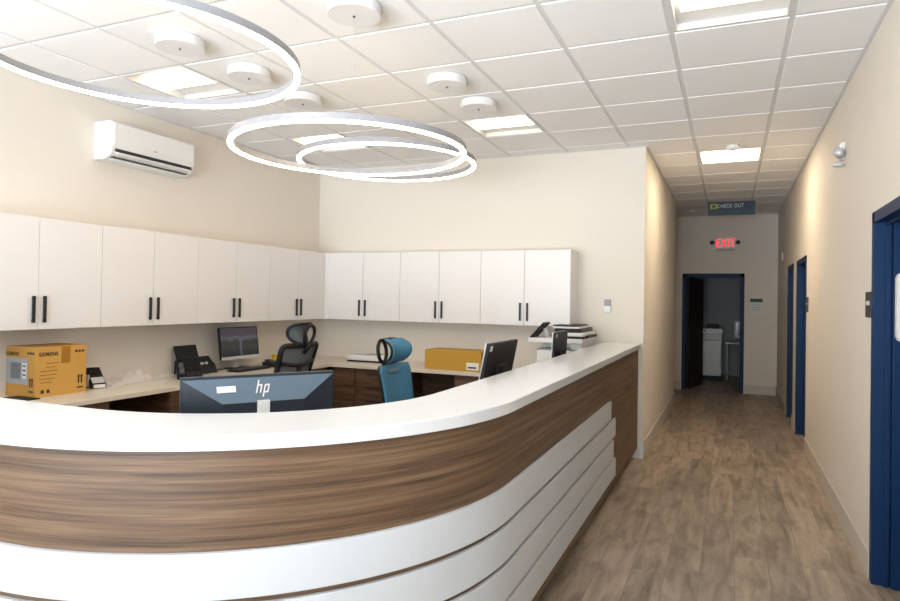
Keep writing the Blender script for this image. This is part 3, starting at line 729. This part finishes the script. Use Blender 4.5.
def desk_monitor(x, y, h0, width, label, lean, rz, sticker, height):
    r = empty('computer_monitor', (x, y, .76), rz, label=label, cat='monitor', group='monitors at the staff desk')
    mx = Matrix.Translation((0, -.01, h0)) @ Matrix.Rotation(math.radians(-lean), 4, 'X')
    slab_monitor(r, mx, width, height, .022, M['blackpl'], M['glass'], M['silver'])
    MB().box(-.09, .09, .0222, .045, height*.30, height*.62, mx, bev=.006).build('mount_block', M['blackpl'], r)
    MB().box(-.03, .03, .07, .10, .012, h0+height*.45, None).box(-.03, .03, .04, .10, h0+height*.38, h0+height*.45, None).build('stand_neck', M['blackpl'], r)
    MB().box(-.12, .12, -.10, .13, 0, .012, None, bev=.004).build('stand_base', M['blackpl'], r)
    if sticker: MB().box(-width/2+.02, -width/2+.06, .0222, .023, height-.055, height-.02, mx).build('sticker', M['paper'], r)
    return r
# these face -X (local -y -> -X): rz = -90deg gives local x -> -Y ; use +90: local x->+Y, local -y -> +X ; so rz=-90
desk_monitor(-1.13, .235, .11, .57, 'black monitor with silver edge and white sticker, right of the ochre carton', 11, -PI/2, False, .385)
desk_monitor(-1.05, 1.68, .11, .43, 'small black monitor in front of the printer, farthest along the counter', 3, -PI/2, False, .385)
# sticker on the near top corner of the first one (local +x is -Y for rz=-90)
for o in bpy.data.objects:
    if o.get('label', '').startswith('black monitor with silver'):
        mx = Matrix.Translation((0, -.01, .11)) @ Matrix.Rotation(math.radians(-11), 4, 'X')
        MB().box(.57/2-.065, .57/2-.02, .0222, .0232, .335, .37, mx).build('sticker', M['paper'], o)
    if o.get('label', '').startswith('small black monitor'):
        mx = Matrix.Translation((0, -.01, .11)) @ Matrix.Rotation(math.radians(-3), 4, 'X')
        MB().box(.43/2-.055, .43/2-.018, .0222, .0232, .34, .37, mx).build('sticker', M['paper'], o)
# lit all-in-one computer at left wall, screen faces +X
ai = empty('computer_monitor', (-4.06, 1.13, WZ), PI/2+math.radians(-2), label='lit computer screen showing a landscape on the left worktop', cat='monitor')
mx = Matrix.Translation((0, 0, .095)) @ Matrix.Rotation(math.radians(-8), 4, 'X')
slab_monitor(ai, mx, .50, .31, .02, M['blackpl'], M['screen'], M['blackpl'])
MB().box(-.25, .25, -.0085, -.0068, .0, .028, mx).build('lower_bezel', M['silver'], ai)
MB().box(-.03, .03, .05, .08, .01, .25, None).box(-.03, .03, .02, .08, .2, .25, None).build('stand_neck', M['silver'], ai)
MB().box(-.12, .12, -.06, .10, 0, .01, None, bev=.003).build('stand_base', M['blackpl'], ai)
kb = empty('keyboard', (-3.90, 1.07, WZ), PI/2, label='black keyboard in front of the lit computer screen', cat='keyboard')
MB().box(-.22, .22, -.07, .07, 0, .018, None, bev=.005).build('body', M['blackpl'], kb)
g = MB()
for a in range(14):
    for b_ in range(5): g.box(-.205+a*.0295, -.205+a*.0295+.025, -.06+b_*.024, -.06+b_*.024+.02, .018, .023)
g.build('keys', M['darkgrey'], kb)
def phone(loc, rz, label):
    r = empty('desk_phone', loc, rz, label=label, cat='phone')
    g = MB(); g.loft([[(x, -.09, 0), (x, .10, 0), (x, .10, .085), (x, -.09, .025)] for x in (-.10, .10)]); g.build('body', M['blackpl'], r, bevel=.006)
    sl_ = math.atan2(.06, .19); mxp = Matrix.Translation((0, -.09, .025)) @ Matrix.Rotation(sl_, 4, 'X')
    MB().tube([(-.065, .005, .022), (-.065, .03, .045), (-.065, .15, .045), (-.065, .18, .022)], .017, 10, mx=mxp, rr=[.026, .02, .02, .026]).build('handset', M['phonegrey'], r)
    MB().box(-.03, .085, .12, .175, .0, .006, mxp).build('display', M['glass'], r)
    g = MB()
    for a in range(4):
        for b_ in range(4): g.box(-.025+a*.027, -.005+a*.027, .012+b_*.024, .028+b_*.024, 0, .006, mxp)
    g.build('buttons', M['darkgrey'], r)
    return r
phone((-3.90, .34, WZ), math.radians(50), 'black desk phone leaning in front of the black document scanner')
phone((-3.90, 1.46, WZ), math.radians(100), 'black desk phone right of the lit computer screen').scale = (1, 1, .6)
sc = empty('document_scanner', (-4.10, .62, WZ), PI/2, label='black document scanner with raised paper tray on the left worktop', cat='scanner')
g = MB(); g.loft([[(x, -.09, 0), (x, .10, 0), (x, .10, .12), (x, .03, .15), (x, -.06, .06)] for x in (-.17, .165)]); g.build('body', M['blackpl'], sc, bevel=.008)
mx = Matrix.Translation((0, .06, .10)) @ Matrix.Rotation(math.radians(-20), 4, 'X')
MB().box(-.165, .085, -.006, .006, 0, .16, mx).build('paper_tray', M['blackpl'], sc, bevel=.003)
MB().box(.08, .115, .003, .012, 0, .13, mx).build('tray_guide', M['silver'], sc)
g = MB()
for xx in (-.02, .03): g.box(xx, xx+.02, -.075, -.055, .085, .105)
g.build('buttons', M['silver'], sc)
# card terminal
ctm = empty('card_terminal', (-4.10, -.40, WZ), math.radians(75), label='black and white card terminal right of the large cardboard box', cat='card reader')
g = MB(); g.loft([[(x, -.10, 0), (x, .07, 0), (x, .065, .13), (x, .02, .15), (x, -.10, .035)] for x in (-.055, .055)]); g.build('body', M['blackpl'], ctm, bevel=.012)
sl_ = math.atan2(.115, .12); mxp = Matrix.Translation((0, -.10, .035)) @ Matrix.Rotation(sl_, 4, 'X')
MB().box(-.035, .035, .095, .15, .0, .006, mxp).build('screen', M['glass'], ctm); MB().box(-.044, .044, .005, .06, .0, .006, mxp, bev=.002).build('keypad', M['silver'], ctm)
MB().box(-.058, -.050, -.06, .05, .01, .1).build('side_panel', M['silver'], ctm); MB().box(-.04, .04, .0, .05, .1502, .154).build('top_panel', M['white'], ctm)
MB().box(-.04, .04, -.115, -.101, .006, .03).build('front_plate', M['white'], ctm)
# plastic wrap
pw = MB(); N = 26; Mv = 12; V = []
for i in range(N+1):
    row = []
    for j in range(Mv+1):
        u, v = i/N*2-1, j/Mv*2-1
        env = max(0, 1-u*u)**.7*max(0, 1-v*v)**.6
        z = .006+env*(.018+.045*math.exp(-((u+.12)/.25)**2))*(.55+.9*abs(math.sin(7*u+3*v)*math.cos(5*v-4*u+1)))+(.012*random.random() if env > .05 else 0)
        row.append((u*.36+.012*random.random(), v*.10*(1-.3*u)+.01*random.random(), z))
    V.append(row)
top = [[pw.bm.verts.new(p) for p in r_] for r_ in V]; bot = [[pw.bm.verts.new((p[0], p[1], .0)) for p in r_] for r_ in V]
for i in range(N):
    for j in range(Mv):
        pw.bm.faces.new([top[i][j], top[i+1][j], top[i+1][j+1], top[i][j+1]])
        pw.bm.faces.new([bot[i][j+1], bot[i+1][j+1], bot[i+1][j], bot[i][j]])
for i in range(N):
    for j in (0, Mv): pw.bm.faces.new([top[i][j], top[i+1][j], bot[i+1][j], bot[i][j]])
for j in range(Mv):
    for i in (0, N): pw.bm.faces.new([top[i][j], top[i][j+1], bot[i][j+1], bot[i][j]])
o = pw.build('plastic_wrap', M['film']); o.location = (-4.12, .03, WZ); o.rotation_euler = (0, 0, PI/2)
tag(o, 'crumpled clear plastic wrap lying on the left worktop', 'plastic wrap')
# yellow tub
o = MB().lathe([(.001, 0), (.032, 0), (.038, .075), (.001, .075)], 20).build('yellow_tub', M['yellow']); o.location = (-4.14, 1.74, WZ)
MB().lathe([(.001, .0755), (.040, .0755), (.040, .088), (.001, .088)], 20).build('lid', M['yellow'], o)
tag(o, 'small yellow tub on the left worktop behind the black chair', 'tub')
o = MB().tube([(-4.13+.0*k, .83+.035*math.cos(2*PI*k/16), WZ+.045+.035*math.sin(2*PI*k/16)) for k in range(13)]+[(-4.13, .87, WZ+.008), (-4.1, .95, WZ+.006)], .004, 6).build('cable', M['blackpl'])
tag(o, 'thin black cable looping up between the scanner and the lit screen', 'cable')
# white flat printer/laptop on back worktop
pr_ = empty('flat_device', (-3.35, 2.36, WZ), 0, label='flat white electronic box on the back worktop behind the blue chair', cat='device')
MB().box(-.25, .25, -.08, .17, .018, .075, None, bev=.006).build('housing', M['white'], pr_)
MB().box(-.24, .24, -.075, .16, 0, .0178, None).build('base', M['blackpl'], pr_); MB().box(-.04, .12, -.02, .1, .0752, .083, None).build('top_plate', M['grey'], pr_)

# ------------------------------------------------------------------ boxes
bx = empty('cardboard_box', (-3.95, -.935, WZ), 0, label='large brown SIEMENS cardboard box with a grey label at the left edge', cat='box')
# local: +X side faces room along +Y ... corner at origin; right face runs along local +y (width .345), left face along local -x
RW, LW, BH = .365, .305, .337
MB().box(-LW, 0, 0, RW, 0, BH).build('carton', M['card'], bx, bevel=.002)
fr = face_mx((.0006, RW/2, BH/2), (0, 1, 0), (0, 0, 1))     # face +X
fl = face_mx((-LW/2, -.0006, BH/2), (1, 0, 0), (0, 0, 1))    # face -Y
MB().box(-.005, .06, .05, .1675, 0, .0006, fr).build('tape', M['tape'], bx); MB().box(-LW*.9, -.01, .1, .17, BH+.0001, BH+.001).build('top_tape', M['tape'], bx)
text('lettering', 'SIEMENS', .036, M['ink'], bx, fr @ Matrix.Translation((-.095, .118, 0)), .0004, bold=.0012, sx=.9)
text('lettering', 'SIEMENS', .034, M['ink'], bx, fl @ Matrix.Translation((-.09, .118, 0)), .0004, bold=.0004)
g = MB()
for k, wv in enumerate((.09, .06, .12, .11, .10, .08)): g.box(-.15+(.04 if k in (0, 1) else .0), -.15+wv+(.04 if k in (0, 1) else 0), .055-.026*k, .058-.026*k, 0, .0005, fr)
for xx in (-.145, -.105): g.box(xx, xx+.022, -.145, -.122, 0, .0005, fr)
for f_, x0 in ((fr, .125), (fl, .100)):
    for k in (0, 1):
        g.prism([(x0-.006+.022*k, -.10), (x0+.006+.022*k, -.10), (x0+.006+.022*k, -.055), (x0+.012+.022*k, -.055), (x0+.022*k, -.035), (x0-.012+.022*k, -.055), (x0-.006+.022*k, -.055)], 0, .0005, f_)
    g.box(x0-.012, x0+.034, -.135, -.125, 0, .0005, f_)
    for k in range(3): g.box(x0-.03+.025*k, x0-.012+.025*k, .12, .135, 0, .0005, f_)
g.build('printed_marks', M['ink'], bx)
lb = MB().box(-LW/2+.004, .075, -.085, .092, 0, .0008, fl).build('shipping_label', M['label'], bx)
g = MB()
for k in range(16): g.box(-.10+.0065*k, -.097+.0065*k, -.05, .06, .0009, .0013, fl)
g.build('barcode', M['darkgrey'], lb); MB().box(.018, .065, -.045, .06, .0009, .0012, fl).build('label_insert', M['paper'], lb)
g = MB()
for z_ in (.035, .005, -.025): g.box(.024, .055, z_, z_+.009, .0013, .0016, fl)
g.build('label_text', M['ink'], lb)
o = MB().box(-.12, .10, -.06, .06, 0, .008, None, bev=.003).build('flat_black_item', M['blackpl']); o.location = (-3.985, -1.0, WZ)  # thin dark slab along the foot of the box
tag(o, 'thin flat black item under the front of the large cardboard box', 'tray')
b2 = empty('cardboard_box', (-2.22, 2.24, WZ), math.radians(-1), label='long ochre carton with a white label on the back worktop', cat='box')
MB().box(-.31, .31, -.17, .15, 0, .195).build('carton', M['card2'], b2, bevel=.006)
MB().box(-.29, .29, -.02, -.01, .1952, .1956).build('seam', M['tape'], b2)
lf = MB().box(.155, .285, -.1712, -.1702, .015, .085).build('white_label', M['paper'], b2)
MB().box(.17, .26, -.1718, -.1713, .028, .045).build('label_text', M['darkgrey'], lf)
o = MB().box(-.02, .02, -.14, .12, 0, .19, None, bev=.003).build('binder', M['signblue']); o.location = (-1.878, 2.24, WZ)
tag(o, 'dark blue upright folder against the right end of the ochre carton', 'folder')

# ------------------------------------------------------------------ multifunction printer by the back wall
mf = empty('office_printer', (-1.135, 2.30, 0), label='white multifunction copier with open scanner lid beyond the counter end', cat='printer')
MB().box(-.20, .22, -.30, .32, .06, 1.06, None).build('body', M['white'], mf, bevel=.008)
g = MB()
for z_ in (.12, .34, .56): g.box(-.19, .21, -.318, -.3005, z_, z_+.2)
g.build('paper_drawer', M['white'], mf, bevel=.004)
MB().box(-.20, .22, -.30, -.10, 1.0605, 1.075).build('output_tray', M['grey'], mf)
MB().box(-.20, .22, -.12, .32, 1.0752, 1.13).box(.12, .22, -.30, -.1205, 1.0752, 1.13).build('tray_housing', M['white'], mf, bevel=.004)
MB().box(-.28, .23, -.32, .32, 1.1305, 1.175).build('scanner_bed', M['white'], mf, bevel=.006)
MB().box(-.02, .24, -.31, .31, 1.1752, 1.195).build('scanner_glass', M['blackpl'], mf, bevel=.004)
mx = Matrix.Translation((-.04, 0, 1.20)) @ Matrix.Rotation(math.radians(0), 4, 'Y')
MB().box(0, .27, -.30, .30, -.0045, .03, mx).build('scanner_lid', M['white'], mf, bevel=.006)
MB().box(0, .25, -.28, .26, .0305, .065, mx).build('document_feeder', M['blackpl'], mf, bevel=.01)
MB().box(-.02, .23, -.27, .24, .0655, .083, mx).build('feeder_tray', M['white'], mf, bevel=.006); MB().box(-.02, .21, -.26, .22, .0832, .094, mx).build('feeder_cover', M['blackpl'], mf, bevel=.004)
mx = Matrix.Translation((-.26, -.30, 1.175)) @ Matrix.Rotation(math.radians(-48), 4, 'Y')
MB().box(0, .19, -.02, .20, -.012, .006, mx, bev=.004).build('control_panel', M['blackpl'], mf)
MB().box(.03, .16, .0, .18, .0062, .008, mx).build('touch_screen', M['glass'], mf)
MB().tube([(-.12, -.2, 1.17), (-.15, -.2, 1.26)], .02, 8).build('panel_arm', M['white'], mf)
MB().box(.235, .26, -.2, .1, 1.18, 1.205).build('side_handle', M['blackpl'], mf, bevel=.004)
MB().box(-.18, .20, -.28, .30, 0, .06).build('plinth', M['darkgrey'], mf)

# papers on the staff desk
for (x, y, a, l) in ((-1.30, .72, .2, 'loose white paper sheet on the staff desk beyond the silver-edged monitor'), (-1.02, .95, -.3, 'white paper sheet on the staff desk beside the counter wall')):
    o = MB().box(-.105, .105, -.148, .148, 0, .003).build('paper_sheet', M['paper']); o.location = (x, y, .76); o.rotation_euler = (0, 0, a); tag(o, l, 'paper')

# ------------------------------------------------------------------ end room furniture
mf2 = empty('office_printer', (-.04, 9.95, 0), label='tall grey-white copier in the dark room beyond the corridor door', cat='printer')
MB().box(-.22, .22, -.25, .3, .10, .80).build('body', M['white'], mf2, bevel=.01)
g = MB()
for z_ in (.13, .34, .55): g.box(-.21, .21, -.262, -.2505, z_, z_+.19)
g.build('paper_drawer', M['white'], mf2, bevel=.004)
MB().box(-.22, .22, -.02, .3, .8005, .92).build('output_bay', M['white'], mf2)
MB().box(-.25, .24, -.27, .3, .9205, 1.03).build('scanner_unit', M['white'], mf2, bevel=.01); MB().box(-.05, .18, -.1, .25, 1.0305, 1.10).build('document_feeder', M['blackpl'], mf2, bevel=.01)
MB().box(-.34, -.2505, -.3, -.1, .90, .93).build('control_panel', M['blackpl'], mf2); MB().box(-.23, .23, -.25, .3, 0, .0995).build('plinth', M['blackpl'], mf2)
d2 = empty('desk', (.75, 10.35, 0), label='pale desk against the far wall of the dark room', cat='desk')
MB().box(-.5, .7, -.3, .5, .72, .75).build('desktop', M['white'], d2)
for xx, yy in ((-.47, -.27), (.67, -.27), (-.47, .47), (.67, .47)): MB().box(xx-.02, xx+.02, yy-.02, yy+.02, 0, .72).build('leg', M['grey'], d2)
m2 = empty('computer_monitor', (.62, 10.4, .75), 0, label='monitor with pale frame on the desk in the dark room', cat='monitor')
MB().box(-.2, .2, 0, .03, .08, .42).build('shell', M['white'], m2); MB().box(-.17, .17, -.004, -.0005, .12, .39).build('screen', M['glass'], m2); MB().box(-.03, .03, .01, .05, .012, .08).build('stand_neck', M['white'], m2); MB().box(-.1, .1, -.06, .1, 0, .012).build('stand_base', M['white'], m2)

# ------------------------------------------------------------------ lights
def area(name, loc, rot, sx, sy, power, col):
    l = bpy.data.lights.new(name, 'AREA'); l.shape = 'RECTANGLE'; l.size = sx; l.size_y = sy; l.energy = power; l.color = col
    o = bpy.data.objects.new(name, l); COL.objects.link(o); o.location = loc; o.rotation_euler = rot; return o
for x in (-2.9, -.3):
    area('window_daylight', (x, YF-.14, 1.57), (PI/2, 0, 0), 1.9, 2.5, 24, (.74, .87, 1.0))
    g_ = area('ceiling_fill_lamp', (x, YF-.16, 1.2), (math.radians(130), 0, 0), 1.9, 1.8, 128, (.84, .92, 1.0)); g_.data.spread = math.radians(110)  # added lamps aimed upward to brighten the ceiling; no pavement outside
w = bpy.data.worlds.new('world'); S.world = w; w.use_nodes = True; nt = w.node_tree
sky = nt.nodes.new('ShaderNodeTexSky'); sky.sky_type = 'HOSEK_WILKIE'; sky.turbidity = 3
nt.links.new(sky.outputs[0], nt.nodes['Background'].inputs[0]); nt.nodes['Background'].inputs[1].default_value = .6

# ------------------------------------------------------------------ camera
f_px, yaw, pitch, roll = 636.1083, .39997, .01196, .01688
cam = bpy.data.cameras.new('camera'); co = bpy.data.objects.new('camera', cam); COL.objects.link(co); S.camera = co
cyw, syw, cp, sp_ = math.cos(yaw), math.sin(yaw), math.cos(pitch), math.sin(pitch)
F = Vector((-syw*cp, cyw*cp, sp_)); r_ = Vector((cyw, syw, 0)); u_ = r_.cross(F)
c, s = math.cos(roll), math.sin(roll); r2 = c*r_+s*u_; u2 = -s*r_+c*u_
mt = Matrix((( r2.x, u2.x, -F.x, .31824), (r2.y, u2.y, -F.y, -3.75411), (r2.z, u2.z, -F.z, H-1.53196), (0, 0, 0, 1)))
co.matrix_world = mt
cam.sensor_fit = 'HORIZONTAL'; cam.sensor_width = 36; cam.lens = f_px/900*36
cam.shift_x = -(460.744-450)/900; cam.shift_y = (291.812-300.5)/900; cam.clip_start = .05; cam.clip_end = 100

S.view_settings.view_transform = 'Standard'; S.view_settings.look = 'None'; S.view_settings.gamma = 1; S.view_settings.use_curve_mapping = False
S.view_settings.exposure = 0.36
